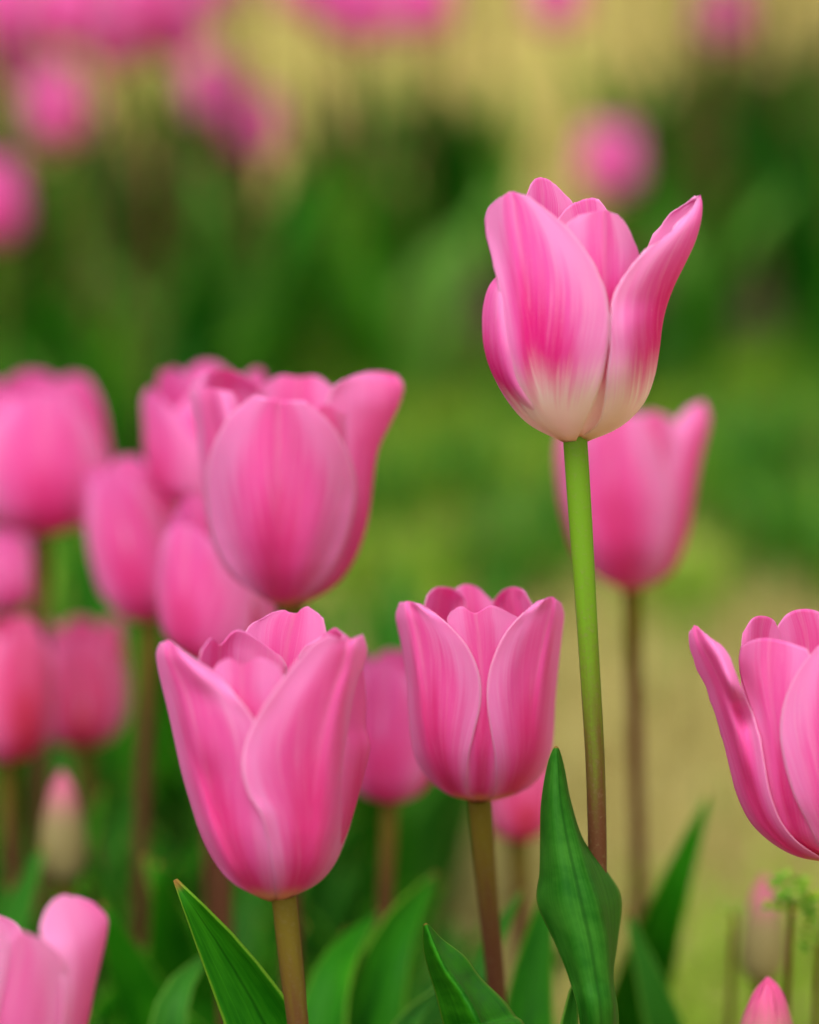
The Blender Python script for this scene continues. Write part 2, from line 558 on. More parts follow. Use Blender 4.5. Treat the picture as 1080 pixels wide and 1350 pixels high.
def auto_leaves(root, off, gx, gy, seed, n=3, hmin=.20, hmax=.31, wid=.021, az=None, out=.07, mats=None):
    rs = random.Random(seed)
    a0 = rs.uniform(0, 360)
    for k in range(n):
        a = R(az[k]) if az else R(a0 + 360 / n * k + rs.uniform(-30, 30))
        h = rs.uniform(hmin, hmax)
        o_ = rs.uniform(.5, 1.2) * out
        dx, dy = math.cos(a), math.sin(a)
        pts = [(gx + dx * .006, gy + dy * .006, 0.0), (gx + dx * o_ * .25, gy + dy * o_ * .25, h * .35),
               (gx + dx * o_ * .55, gy + dy * o_ * .55, h * .72), (gx + dx * o_, gy + dy * o_, h)]
        leaf(pts, wid * rs.uniform(.75, 1.2), rs.choice(mats or (M_LEAF, M_LEAF2)), root, off, face=math.degrees(a) + 180,
             twist=rs.uniform(-50, 50), ch=rs.uniform(.25, .5), wave=rs.uniform(.04, .12), seed=rs.random(), na=26, nb=9)


def tulip(label, base, petals, stem=None, srad=13, mat=None, smat=None, group="pink tulips in bloom", leaves=0, lseed=0,
          tilt=(0, 0), hero=True, lift=0.0, ground=None, laz=None, lh=(.20, .31), cat="tulip", lwid=.021, name="tulip"):
    """base: (u, v, depth) of the flower's foot; petals: list of dicts in px units at that depth."""
    mat = mat or M_PINK
    B = P(*base)
    mpp = base[2] / FPX
    if ground is None:
        ground = (B[0] + random.uniform(-.012, .012), B[1] + random.uniform(-.01, .02))
    g = np.array((ground[0], ground[1], 0.0))
    root = tag(empty(name, g), label, cat, group)
    for k, pd in enumerate(petals):
        q = dict(pd)
        if 'rows' in q:
            q.setdefault('seed', k + lseed * 17)
            V, UV = petal_rows(base=base, **q)
            solid(link("petal", grid_mesh("petal", V - g, UV), mat, root), 0.00030)
            continue
        if not hero:
            q.update(na=18, nb=13)
        q.setdefault('seed', k + lseed * 17)
        V, UV = petal_points(**q)
        V = rot_tilt(V, *tilt)
        o = link("petal", grid_mesh("petal", B + V * mpp - g, UV), mat, root)
        if hero:
            solid(o, 0.00035)
    sp = [B + np.array((0, 0, 5 * mpp))]
    if stem:
        sp += [P(*q) for q in stem]
    else:
        sp += [B * .66 + g * .34 + np.array((random.uniform(-.003, .003), 0, 0)), B * .33 + g * .67]
    sp.append(g)
    r = srad * mpp
    tube("stem", sp, [r * 1.22, r * .95, r * 1.0, r * 1.05, r * 1.08, r * 1.1], smat or M_STEM_B, root, g, sides=14 if hero else 8, n=44 if hero else 16)
    if leaves:
        auto_leaves(root, g, g[0], g[1], lseed, leaves, az=laz, hmin=lh[0], hmax=lh[1], wid=lwid)
    return root, g


def cup(H, Rm, Rt, rot=0, W=None, open_=0, seed=0, **kw):
    """Six petals: three outer, three inner, around a plain cup."""
    rs = random.Random(seed)
    W = W or Rm * 1.08
    out = []
    for k in range(3):
        out.append(dict(phi=rot + 120 * k + rs.uniform(-8, 8), H=H * rs.uniform(.93, 1.0), Rm=Rm, Rt=Rt * rs.uniform(.9, 1.12) + open_, W=W,
                        lean=rs.uniform(-.12, .12) * Rm, drop=rs.uniform(.30, .40), p=rs.uniform(2.2, 2.9), **kw))
        out.append(dict(phi=rot + 60 + 120 * k + rs.uniform(-8, 8), H=H * rs.uniform(.92, .99), Rm=Rm * .93, Rt=Rt * .82, W=W * .98,
                        drop=rs.uniform(.28, .36), p=2.8, notch=rs.uniform(0, .03), **kw))
    return out


# ------------------------------------------------------------------ ground
n = 90
gx = np.sign(np.linspace(-1, 1, n)) * np.abs(np.linspace(-1, 1, n)) ** 3 * 120
gy = np.linspace(-.35, 1, n) 
gy = np.sign(gy) * np.abs(gy) ** 3 * 200
GX, GY = np.meshgrid(gx, gy, indexing='ij')
GZ = .012 * np.sin(GX * 3.1 + 1) * np.sin(GY * 2.3) - .012
GZ = np.where(np.hypot(GX, GY) > 12, -.012, GZ)
gm = grid_mesh("ground", np.stack([GX, GY, GZ], -1), np.stack([GX, GY], -1))
gm.flip_normals()
tag(link("ground", gm, ground_material()), kind="structure")


def blades(name, n, area, hrange, lay, wid, mat, label, seed, keep=None):
    rs = random.Random(seed)
    V, F = [], []
    k = 0
    while k < n:
        x, y = area(rs)
        if keep and not keep(x, y, rs):
            continue
        k += 1
        h = rs.uniform(*hrange)
        a = rs.uniform(0, 6.283)
        dx, dy = math.cos(a), math.sin(a)
        L = lay * rs.uniform(.6, 1.3)
        hz, hr = h * math.cos(L), h * math.sin(L)
        ww = wid * rs.uniform(.6, 1.4)
        sx, sy = -dy * ww, dx * ww
        i = len(V)
        z0 = -.015
        V += [(x - sx, y - sy, z0), (x + sx, y + sy, z0),
              (x + dx * hr * .45 - sx * .8, y + dy * hr * .45 - sy * .8, z0 + hz * .62 + .012), (x + dx * hr * .45 + sx * .8, y + dy * hr * .45 + sy * .8, z0 + hz * .62 + .012),
              (x + dx * hr, y + dy * hr, z0 + hz * (.95 if lay < 1 else .7) + .012)]
        F += [(i, i + 1, i + 3, i + 2), (i + 2, i + 3, i + 4)]
    me = bpy.data.meshes.new(name)
    me.from_pydata(V, [], F)
    return tag(link(name, me, mat), label, "grass", kind="stuff")


M_DRY = island_material("dry_straw", [(0.24, 0.17, 0.055), (0.43, 0.34, 0.105), (0.53, 0.45, 0.17), (0.33, 0.32, 0.07), (0.49, 0.40, 0.13)])
M_GRASS = island_material("green_grass", [(0.04, 0.18, 0.003), (0.09, 0.29, 0.005), (0.15, 0.34, 0.008), (0.06, 0.24, 0.004), (0.26, 0.32, 0.03)], 0.55, 0.3)


def nz(x, y):
    return (math.sin(x * 31 + 1.3) * math.sin(y * 19 + .7) + .6 * math.sin(x * 47 - y * 23.1) + .5 * math.sin(x * 13.1 + y * 11.7 + 2))


blades("dry_grass", 26000, lambda r: (r.uniform(-1, 1) * (.6 + .3 * 1), r.uniform(1.05, 2.75)), (.03, .07), 1.35, .0012, M_DRY,
       "dry straw coloured grass lying flat between the tulip rows", 1,
       keep=lambda x, y, r: y * .45 + x * 2.4 > .52 + .08 * nz(x, y) and r.random() < 1.0 - .6 * max(0, min(1, (y - 2.1) / .4)))
blades("dry_grass", 22000, lambda r: (r.uniform(-1.8, 1.8), 3.5 + 7 * r.random() ** 1.5), (.04, .09), 1.3, .002, M_DRY,
       "dry straw coloured grass beyond the far tulip row", 2)
blades("green_grass", 19000, lambda r: (r.uniform(-1.0, 1.0), r.uniform(1.2, 3.0)), (.03, .085), .55, .0022, M_GRASS,
       "short green grass in front of the far tulip row", 3,
       keep=lambda x, y, r: r.random() < (max(0, min(1, (y - 2.08 + .12 * nz(x, y)) / .35))) * (.7 + .55 * nz(x, y)) + (.03 if y > 1.6 else 0) + (.55 if y * .45 + x * 2.4 < .5 + .1 * nz(x, y) else 0))

M_TUFT = island_material("tuft_grass", [(0.015, 0.11, 0.002), (0.03, 0.17, 0.003), (0.06, 0.22, 0.006)], 0.55, 0.25)
M_TUFTL = island_material("pale_tuft_grass", [(0.18, 0.36, 0.010), (0.28, 0.42, 0.025), (0.24, 0.32, 0.035)], 0.55, 0.3)
M_SOIL = island_material("soil_crumbs", [(0.06, 0.028, 0.012), (0.14, 0.06, 0.025), (0.10, 0.05, 0.02)], 0.9, 0.0)


def clumps(n, seed, y0, y1, sx, sy):
    r0 = random.Random(seed)
    cs = [(r0.uniform(-.5, .5), r0.uniform(y0, y1), r0.uniform(.5, 1.3)) for _ in range(n)]

    def area(r):
        c = r.choice(cs)
        return c[0] + r.gauss(0, sx * c[2]), c[1] + r.gauss(0, sy * c[2])
    return area


blades("green_grass", 5200, clumps(40, 5, 2.1, 2.9, .022, .04), (.04, .10), .6, .0024, M_TUFT, "dark green grass tufts in front of the far tulip row", 6)
blades("green_grass", 5600, clumps(44, 8, 2.0, 2.85, .022, .035), (.03, .08), .7, .0022, M_TUFTL, "pale yellow green grass tufts in front of the far tulip row", 7)
blades("soil_crumbs", 3000, lambda r: (.03 + r.gauss(0, .045), 2.93 + r.gauss(0, .07)) if r.random() < .6 else (r.uniform(-.4, .45), r.uniform(2.6, 2.95)), (.01, .03), 1.1, .006, M_SOIL, "reddish brown soil crumbs at the foot of the far tulip row", 9)

blades("green_grass", 600, lambda r: (.19 + r.gauss(0, .03), 1.36 + r.gauss(0, .07)) if r.random() < .6 else (.135 + r.gauss(0, .02), 1.30 + r.gauss(0, .05)),
       (.02, .06), .8, .002, M_TUFTL, "low yellow green grass at the bottom right below the leafy weeds", 12)

# ------------------------------------------------------------------ the near tulips
# 1: tall white-based tulip in focus
def flower(conv, cupr, u0, petals):
    out = []
    for q in petals:
        q = dict(q)
        q.update(conv=conv, cupr=cupr, u0=u0)
        out.append(q)
    return out


A = flower((600, 200, 3.0), [(1150, 25), (1125, 90), (1090, 175), (1000, 262), (900, 320), (800, 346), (700, 356), (600, 350), (500, 345), (400, 335), (300, 325), (160, 310)], 464, [
    dict(off=6, rag=.5, crease=1.5, rows=[
        [(430, 1146), (452, 1150), (478, 1142)], [(335, 1085), (410, 1102), (510, 1078)], [(268, 1010), (365, 1020), (553, 985)],
        [(226, 905), (335, 920), (584, 885)], [(202, 780), (312, 800), (606, 770)], [(186, 640), (297, 660), (614, 660)],
        [(165, 505), (280, 520), (592, 540)], [(140, 400), (262, 400), (535, 415)], [(118, 300), (247, 290), (445, 302)],
        [(127, 235), (236, 205), (365, 232)], [(162, 190), (222, 158), (290, 176)]]),
    dict(off=-4, rows=[
        [(425, 1146, 0), (445, 1148, -20), (460, 1140, -30)], [(300, 1082, 40), (330, 1080, -70), (420, 1080, -130)], [(222, 1003, 60), (240, 995, -110), (340, 1000, -200)],
        [(160, 900, 80), (160, 890, -110), (280, 905, -230)], [(124, 790, 90), (122, 780, -110), (250, 790, -250)], [(115, 680, 100), (113, 670, -100), (230, 680, -240)],
        [(125, 600, 100), (120, 590, -90), (220, 590, -225)], [(150, 540, 90), (142, 525, -80), (215, 540, -205)], [(190, 500, 80), (190, 470, -50), (230, 490, -180)]]),
    dict(off=0, rag=1.6, rows=[
        [(490, 1138, -20), (520, 1146, 0), (500, 1135, 20)], [(566, 1072), (648, 1090, 0), (570, 1060, 90)], [(590, 985), (740, 1003, 0), (640, 980, 135)],
        [(600, 880), (785, 900, 0), (670, 870, 180)], [(612, 780), (806, 790, 0), (690, 760, 210)], [(611, 690), (818, 690, 0), (700, 660, 225)],
        [(621, 590, -300), (836, 610, 0), (720, 560, 225)], [(650, 520, -275), (868, 525, 0), (730, 480, 210)], [(700, 445, -240), (910, 440, 0), (742, 402, 185)],
        [(770, 378, -190), (949, 355, 0), (800, 312, 150)], [(855, 312, -120), (972, 272, 0), (845, 250, 110)], [(922, 240, -45), (977, 212, 0), (905, 203, 55)],
        [(960, 186, -10), (971, 178, 0), (952, 181, 12)]]),
    dict(off=-58, crease=-2.0, rag=.4, rows=[
        [(490, 1128, -25), (520, 1136, -30), (540, 1125, -20)], [(480, 1030), (560, 1040), (640, 1020)], [(470, 880), (590, 880), (690, 880)], [(450, 700), (590, 700), (705, 700)],
        [(435, 520), (592, 520), (722, 520)], [(425, 400), (590, 400), (728, 412)], [(430, 318), (588, 310), (703, 345)],
        [(447, 282), (586, 256), (675, 285)], [(490, 250), (588, 231), (645, 250)]]),
    dict(off=-14, sign=1, rag=.3, rows=[
        [(450, 1135, 0), (468, 1138, 20), (485, 1132, 0)], [(300, 1000), (400, 1000), (500, 1000)], [(215, 800), (360, 800), (510, 800)], [(205, 600), (350, 600), (505, 600)],
        [(225, 400), (350, 350), (500, 400)], [(258, 262), (345, 180), (488, 262)], [(282, 178), (303, 124), (335, 102), (385, 120), (462, 195)]]),
    dict(off=-50, sign=1, rag=.4, rows=[
        [(470, 1130, 0), (490, 1132, 10), (510, 1130, 0)], [(470, 1000), (560, 1000), (650, 1000)], [(430, 800), (570, 800), (700, 800)], [(410, 600), (560, 600), (700, 600)],
        [(400, 440), (545, 420), (680, 460)], [(398, 335), (530, 260), (640, 310)], [(405, 268), (450, 215), (520, 186), (565, 188), (598, 228)]]),
])
rA, gA = tulip("tallest tulip, pink with a creamy white base, on a bare green stem", (758, 580, .75), A,
               stem=[(765, 680, .752), (777, 870, .756), (785, 1010, .760), (788, 1150, .764), (784, 1350, .772)], srad=13.2, mat=M_WHITE, smat=M_STEM_G,
               ground=(.055, .745))
# 2: big pink tulip, front left
Bp = flower((180, 770, 3.138), [(1312, 30), (1280, 110), (1245, 185), (1170, 275), (1050, 330), (900, 350), (750, 365), (600, 380), (450, 395), (300, 400), (200, 400)], 560, [
    dict(off=0, crease=1, wave=1.5, rows=[
        [(520, 1300, -10), (552, 1311, -30), (580, 1302, -30)], [(405, 1240), (480, 1252), (582, 1235)], [(330, 1160, 20), (430, 1172), (577, 1150)],
        [(268, 1040, 50), (375, 1050), (560, 1040)], [(225, 910, 60), (330, 920), (552, 910)], [(190, 790, 70), (295, 800), (545, 780)],
        [(163, 670, 70), (265, 680, -260), (530, 660)], [(135, 540, 60), (235, 560, -240), (487, 560)], [(108, 430, 50), (205, 450, -200), (425, 478)],
        [(90, 350, 30), (172, 365, -165), (350, 385, -290)], [(83, 285, 10), (142, 295, -130), (258, 320, -220)], [(98, 243, -30), (138, 232, -80), (188, 272, -140)]]),
    dict(off=12, crease=2, wave=2.0, rows=[
        [(570, 1302, -30), (592, 1311, -30), (620, 1302, 0)], [(572, 1235), (660, 1255), (745, 1240, 0)], [(560, 1150), (700, 1170), (818, 1160, 0)],
        [(540, 1050), (715, 1060), (866, 1050, 20)], [(512, 950, -385), (725, 950), (895, 950, 30)], [(462, 870, -388), (730, 860), (907, 860, 30)],
        [(437, 775, -392), (740, 750), (915, 750, 30)], [(445, 670, -385), (758, 650), (918, 640, 20)], [(490, 565), (780, 550), (915, 540, 0)],
        [(560, 455), (810, 445), (920, 450, -10)], [(650, 335), (845, 350), (934, 360, -20)], [(733, 245), (866, 262), (952, 270, -40)], [(800, 210), (876, 234, -200), (935, 208, -80)]]),
    dict(off=-10, wave=2.0, rows=[
        [(590, 1300, 0), (622, 1308, 0), (640, 1300, 30)], [(700, 1200, -170), (790, 1185, 0), (760, 1170, 130)], [(760, 1050, -230), (868, 1030, 0), (800, 1000, 200)],
        [(780, 900, -240), (915, 885, 0), (820, 860, 240)], [(790, 760, -240), (952, 745, 0), (830, 720, 260)], [(800, 660, -230), (966, 665, 0), (830, 640, 260)],
        [(800, 560, -220), (948, 590, 0), (810, 560, 260)], [(810, 420, -210), (948, 470, 0), (770, 440, 260)], [(830, 300, -170), (935, 370, 0), (710, 330, 250)],
        [(850, 225, -100), (900, 255, 0), (670, 300, 230)], [(862, 208, -60), (815, 183, 60), (700, 255, 200)]]),
    dict(off=-45, wave=1.2, rows=[
        [(540, 1290, -10), (560, 1295, -20), (580, 1290, -10)], [(450, 1050), (540, 1050), (620, 1050)], [(390, 800), (480, 800), (600, 800)], [(345, 560), (450, 560), (620, 560)],
        [(322, 430), (385, 425), (440, 432), (510, 425), (618, 440)], [(320, 362), (380, 340), (437, 358), (510, 340), (608, 378)],
        [(334, 330), (382, 308), (437, 334), (510, 306), (580, 334)]]),
    dict(off=-20, wave=1.5, rows=[
        [(530, 1280, 20), (560, 1290, 30), (580, 1280, 0)], [(320, 1000, 60), (420, 1000, 240), (520, 1000, 290)], [(250, 760, -60), (360, 760, 230), (520, 760, 320)], [(230, 520, -90), (350, 520, 210), (560, 520, 320)],
        [(245, 400, -110), (290, 390, 60), (345, 400, 170), (430, 380, 240), (600, 420, 300)], [(258, 320, -120), (295, 275, 40), (344, 300, 150), (420, 250, 220), (625, 350, 290)],
        [(268, 275, -110), (310, 224, 30), (348, 250, 140), (430, 190, 200), (600, 300, 280)]]),
    dict(off=-5, sign=1, wave=2.0, rag=.4, rows=[
        [(540, 1280, 20), (560, 1290, 40), (590, 1280, 20)], [(440, 1000), (570, 1000), (700, 1000)], [(400, 700), (580, 700), (760, 700)], [(410, 450), (600, 430), (790, 430)],
        [(425, 280), (520, 240), (625, 245), (710, 230), (800, 260)], [(455, 188), (545, 145), (650, 150), (712, 125), (785, 200)], [(485, 160), (590, 109), (657, 121), (705, 93), (772, 140)]]),
])
rB, gB = tulip("big pink tulip at the front left on a brown stem, petals spread at its rim", (374, 1185, .732), Bp,
               stem=[(384, 1270, .736), (393, 1350, .740)], srad=13.5, ground=(-.008, .73), tilt=(0, 0))
# 3: pink tulip at centre right
Cp = flower((480, 740, 3.553), [(1125, 30), (1100, 120), (1050, 215), (950, 295), (850, 335), (700, 352), (500, 365), (300, 385), (180, 390)], 545, [
    dict(off=4, wave=1.5, crease=1, rows=[
        [(500, 1120, -20), (520, 1125, -25), (535, 1118, -30)], [(395, 1090), (440, 1096), (487, 1086)], [(305, 1020, 0), (390, 1020), (484, 1010)],
        [(243, 920, 30), (350, 920), (492, 910)], [(218, 800, 40), (322, 800), (517, 800)], [(208, 680, 40), (302, 680), (545, 680)],
        [(203, 560, 40), (287, 560), (548, 570)], [(185, 440, 30), (270, 440), (520, 465)], [(163, 330, 20), (250, 330), (460, 365)],
        [(150, 255, 0), (228, 252), (360, 265)], [(168, 192, -60), (212, 188, -160), (270, 203, -230)]]),
    dict(off=4, wave=1.5, crease=1, rows=[
        [(560, 1118, -30), (575, 1125, -25), (600, 1120, -15)], [(610, 1085), (670, 1095), (738, 1080, 0)], [(616, 1010), (720, 1020), (828, 1000, 20)],
        [(612, 910), (760, 920), (874, 900, 30)], [(594, 800), (775, 800), (888, 800, 40)], [(577, 680), (785, 680), (893, 680, 40)],
        [(577, 570), (800, 560), (903, 560, 40)], [(600, 465), (820, 440), (915, 440, 30)], [(655, 345), (845, 330), (928, 330, 20)],
        [(735, 252), (870, 240), (936, 250, 0)], [(812, 188, -250), (880, 166, -170), (922, 195, -60)]]),
    dict(off=-9, wave=1.0, rows=[
        [(520, 1118, -20), (545, 1124, -30), (572, 1118, -20)], [(475, 1050), (545, 1062), (625, 1050)], [(465, 900), (550, 900), (645, 900)], [(450, 700), (560, 700), (680, 700)],
        [(420, 500), (480, 500), (550, 500), (630, 500), (720, 500)], [(398, 330), (460, 320), (535, 335), (620, 320), (742, 345)], [(390, 270), (455, 250), (525, 275), (605, 250), (738, 285)],
        [(405, 238), (455, 212), (522, 243), (600, 208), (712, 258)]]),
    dict(off=-25, sign=1, wave=1.5, rows=[
        [(520, 1110, 10), (535, 1112, 20), (550, 1110, 10)], [(270, 900, 40), (330, 900, 180), (430, 900, 260)], [(235, 600, 30), (310, 600, 190), (440, 600, 290)], [(250, 350, 20), (330, 330, 180), (460, 350, 290)],
        [(282, 215, 20), (350, 175, 160), (480, 215, 290)], [(295, 162, 30), (325, 130, 85), (368, 120, 150), (425, 132, 230), (468, 165, 280)]]),
    dict(off=-8, sign=1, wave=1.5, rows=[
        [(530, 1110, 10), (545, 1112, 30), (560, 1110, 10)], [(420, 900), (520, 900), (620, 900)], [(400, 600), (520, 600), (650, 600)], [(400, 350), (510, 330), (640, 350)],
        [(415, 190), (500, 160), (620, 215)], [(430, 130), (455, 114), (492, 109), (545, 132), (590, 180)]]),
    dict(off=-25, sign=1, wave=1.5, rows=[
        [(560, 1110, 10), (570, 1112, 20), (585, 1110, 10)], [(640, 900, 270), (720, 900, 200), (800, 900, 40)], [(640, 600, 290), (740, 600, 210), (850, 600, 30)], [(610, 350, 300), (720, 340, 200), (840, 350, 20)],
        [(600, 215, 290), (695, 175, 170), (795, 220, 20)], [(622, 165, 270), (655, 134, 215), (700, 121, 140), (745, 136, 75), (768, 172, 30)]]),
])
rC, gC = tulip("closed pink tulip with an even rim, left of the tall green stem", (632, 1056, .80), Cp,
               stem=[(640, 1150, .81), (657, 1330, .83)], srad=13, ground=(.03, .81), leaves=2, lseed=5, laz=(80, 150), lh=(.2, .25))
# 4: pink tulip cut by the right edge
Dp = flower((860, 780, 3.65), [(1300, 40), (1290, 130), (1250, 250), (1150, 355), (1000, 430), (850, 455), (700, 460), (500, 455), (300, 440), (90, 420)], 868, [
    dict(off=4, wave=1.2, rag=.7, crease=1, rows=[
        [(840, 1300, -20), (855, 1302, -30), (862, 1298, -35)], [(705, 1275, 0), (740, 1275), (800, 1272)], [(595, 1220, 30), (640, 1214), (700, 1205)], [(500, 1140, 60), (560, 1130), (628, 1120)],
        [(445, 1060, 80), (510, 1040), (586, 1030)], [(400, 950, 90), (470, 930), (556, 920)], [(370, 830, 90), (440, 810, -230), (536, 800)], [(340, 710, 90), (410, 690, -220), (513, 680)],
        [(303, 590, 80), (375, 570, -210), (480, 580)], [(262, 465, 70), (335, 450, -200), (430, 465, -320)], [(213, 365, 50), (285, 340, -180), (390, 360, -300)],
        [(183, 265, 20), (235, 250, -140), (345, 270, -260)], [(176, 195, -10), (208, 163, -60), (275, 222, -160)]]),
    dict(off=-22, wave=1.0, crease=1, rows=[
        [(840, 1290, -20), (860, 1296, -25), (875, 1290, -25)], [(650, 1190), (720, 1200), (810, 1200)], [(585, 1060), (665, 1070), (780, 1070)], [(550, 930), (635, 940), (760, 940)],
        [(533, 800), (615, 800), (745, 800)], [(508, 660), (595, 660), (742, 660)], [(470, 540), (575, 540), (750, 540)], [(430, 420), (565, 420), (765, 420)],
        [(418, 330), (563, 320), (775, 345)], [(428, 262), (500, 228), (568, 224), (660, 246), (745, 276)]]),
    dict(off=10, wave=1.2, crease=1, rows=[
        [(850, 1296, -30), (872, 1302, -35), (890, 1298, -25)], [(800, 1215), (890, 1240), (985, 1240)], [(750, 1115), (905, 1150), (1100, 1150)], [(695, 1010), (918, 1030), (1170, 1020)],
        [(655, 900), (928, 910), (1205, 890)], [(628, 790), (932, 790), (1220, 770)], [(614, 680), (932, 660), (1220, 640)], [(626, 560), (928, 540), (1195, 520)],
        [(660, 460), (918, 430), (1145, 400)], [(720, 355), (908, 320), (1075, 300)], [(800, 262), (890, 228), (995, 222)]]),
    dict(off=-12, sign=1, wave=1.5, rows=[
        [(850, 1290, 10), (865, 1292, 20), (880, 1290, 10)], [(560, 1000), (640, 1000), (760, 1000)], [(470, 700, 180), (570, 700), (720, 700)], [(430, 450, 150), (540, 440), (680, 450)],
        [(428, 270, 130), (520, 230), (625, 270)], [(434, 200, 130), (480, 132), (532, 116), (585, 138), (612, 205)]]),
    dict(off=2, sign=1, wave=1.5, rows=[
        [(860, 1290, 10), (872, 1292, 20), (885, 1290, 10)], [(640, 1000), (820, 1000), (980, 1000)], [(590, 700), (790, 700), (980, 700)], [(580, 450), (760, 440), (960, 450)],
        [(592, 260), (740, 220), (930, 250)], [(605, 165), (645, 112), (705, 86), (790, 92), (890, 150)]]),
    dict(off=-4, sign=1, wave=1.5, rows=[
        [(870, 1290, 0), (885, 1292, 10), (880, 1290, 20)], [(1180, 1000, -160), (1280, 1000, 40), (1160, 1000, 220)], [(1200, 700, -200), (1320, 700, 40), (1150, 700, 280)], [(1190, 450, -200), (1330, 440, 40), (1120, 440, 290)],
        [(1220, 250, -140), (1330, 230, 40), (1120, 260, 250)], [(1260, 170, -60), (1310, 150, 40), (1160, 180, 200)]]),
])
rD, gD = tulip("sharp pink tulip cut off by the right edge of the picture", (1098, 1136, .755), Dp, srad=14, ground=(.150, .76))
# 5: pink tulip, upper left of centre
Ep = flower((0, 470, 1.9286), [(640, 20), (620, 75), (595, 110), (545, 155), (480, 182), (400, 200), (300, 208), (200, 212), (60, 215)], 722, [
    dict(off=6, wave=3.2, crease=4, rows=[
        [(712, 636, -10), (730, 640, -15), (748, 636, -10)], [(650, 602), (716, 620), (795, 596)], [(590, 548), (711, 560), (846, 535)], [(550, 482), (706, 490), (880, 465)],
        [(531, 420), (705, 420), (898, 400)], [(524, 350), (705, 350), (906, 345)], [(527, 285), (706, 285), (899, 285)], [(545, 220), (708, 220), (876, 225)],
        [(585, 150), (709, 158), (836, 165)], [(648, 97), (711, 112), (775, 112)]]),
    dict(off=0, wave=2.0, crease=0, rows=[
        [(742, 636, -5), (762, 638, 0), (765, 632, 10)], [(800, 585, -60), (850, 583, 0), (830, 575, 50)], [(840, 520, -60), (896, 525, 0), (860, 510, 90)], [(855, 450, -75), (925, 455, 0), (880, 440, 110)],
        [(862, 380, -85), (941, 380, 0), (890, 360, 120)], [(860, 310, -90), (950, 300, 0), (890, 280, 120)], [(850, 230, -95), (963, 232, 0), (890, 200, 120)], [(838, 160, -100), (990, 175, 0), (890, 130, 110)],
        [(832, 108, -105), (1016, 120, 0), (890, 85, 95)], [(850, 75, -110), (930, 62, -60), (1024, 78, -5), (990, 50, 40), (920, 52, 75)], [(868, 62, -100), (925, 42, -50), (1010, 50, 0), (975, 40, 35), (930, 40, 60)]]),
    dict(off=-8, wave=1.5, rows=[
        [(705, 630, 0), (720, 634, -10), (735, 630, -10)], [(592, 560, 25), (620, 560, -40), (680, 560, -70)], [(540, 470, 30), (572, 470, -50), (650, 470, -80)], [(520, 370, 30), (560, 370, -80), (640, 370, -130)],
        [(510, 280, 30), (555, 280, -80), (630, 280, -130)], [(500, 190, 20), (545, 190, -80), (620, 190, -130)], [(488, 120, 10), (532, 115, -75), (605, 120, -120)], [(490, 88, 0), (532, 80, -70), (590, 90, -110)]]),
    dict(off=-8, sign=1, wave=1.5, rows=[
        [(715, 630, 0), (725, 632, 10), (735, 630, 5)], [(560, 480), (620, 480), (700, 480)], [(530, 300), (600, 300), (700, 300)], [(500, 160, 30), (570, 150), (690, 160)],
        [(484, 95, 20), (555, 80), (670, 95)], [(498, 58, 25), (520, 38, 60), (560, 31, 105), (605, 40, 135), (640, 62, 150)]]),
    dict(off=-4, sign=1, wave=2.0, rows=[
        [(722, 630, 5), (732, 632, 15), (742, 630, 5)], [(640, 480), (740, 480), (840, 480)], [(630, 300), (750, 300), (860, 300)], [(635, 160), (755, 150), (865, 160)],
        [(650, 100), (700, 80), (760, 85), (805, 78), (860, 110)], [(672, 72), (712, 48), (762, 52), (805, 50), (845, 78)]]),
    dict(off=-34, wave=1.5, rows=[
        [(735, 630, -5), (745, 634, -10), (755, 630, -5)], [(760, 560), (810, 555), (850, 545)], [(780, 450), (840, 450), (890, 450)], [(780, 320), (850, 320), (905, 320)],
        [(770, 210), (840, 200), (905, 215)], [(765, 150), (825, 120), (890, 150)]]),
])
rE, gE = tulip("large pink tulip with a wide flared rim, above the front left tulip", (382, 798, .86), Ep, srad=15,
               ground=(-.035, .90), leaves=3, lseed=11, lh=(.18, .27))
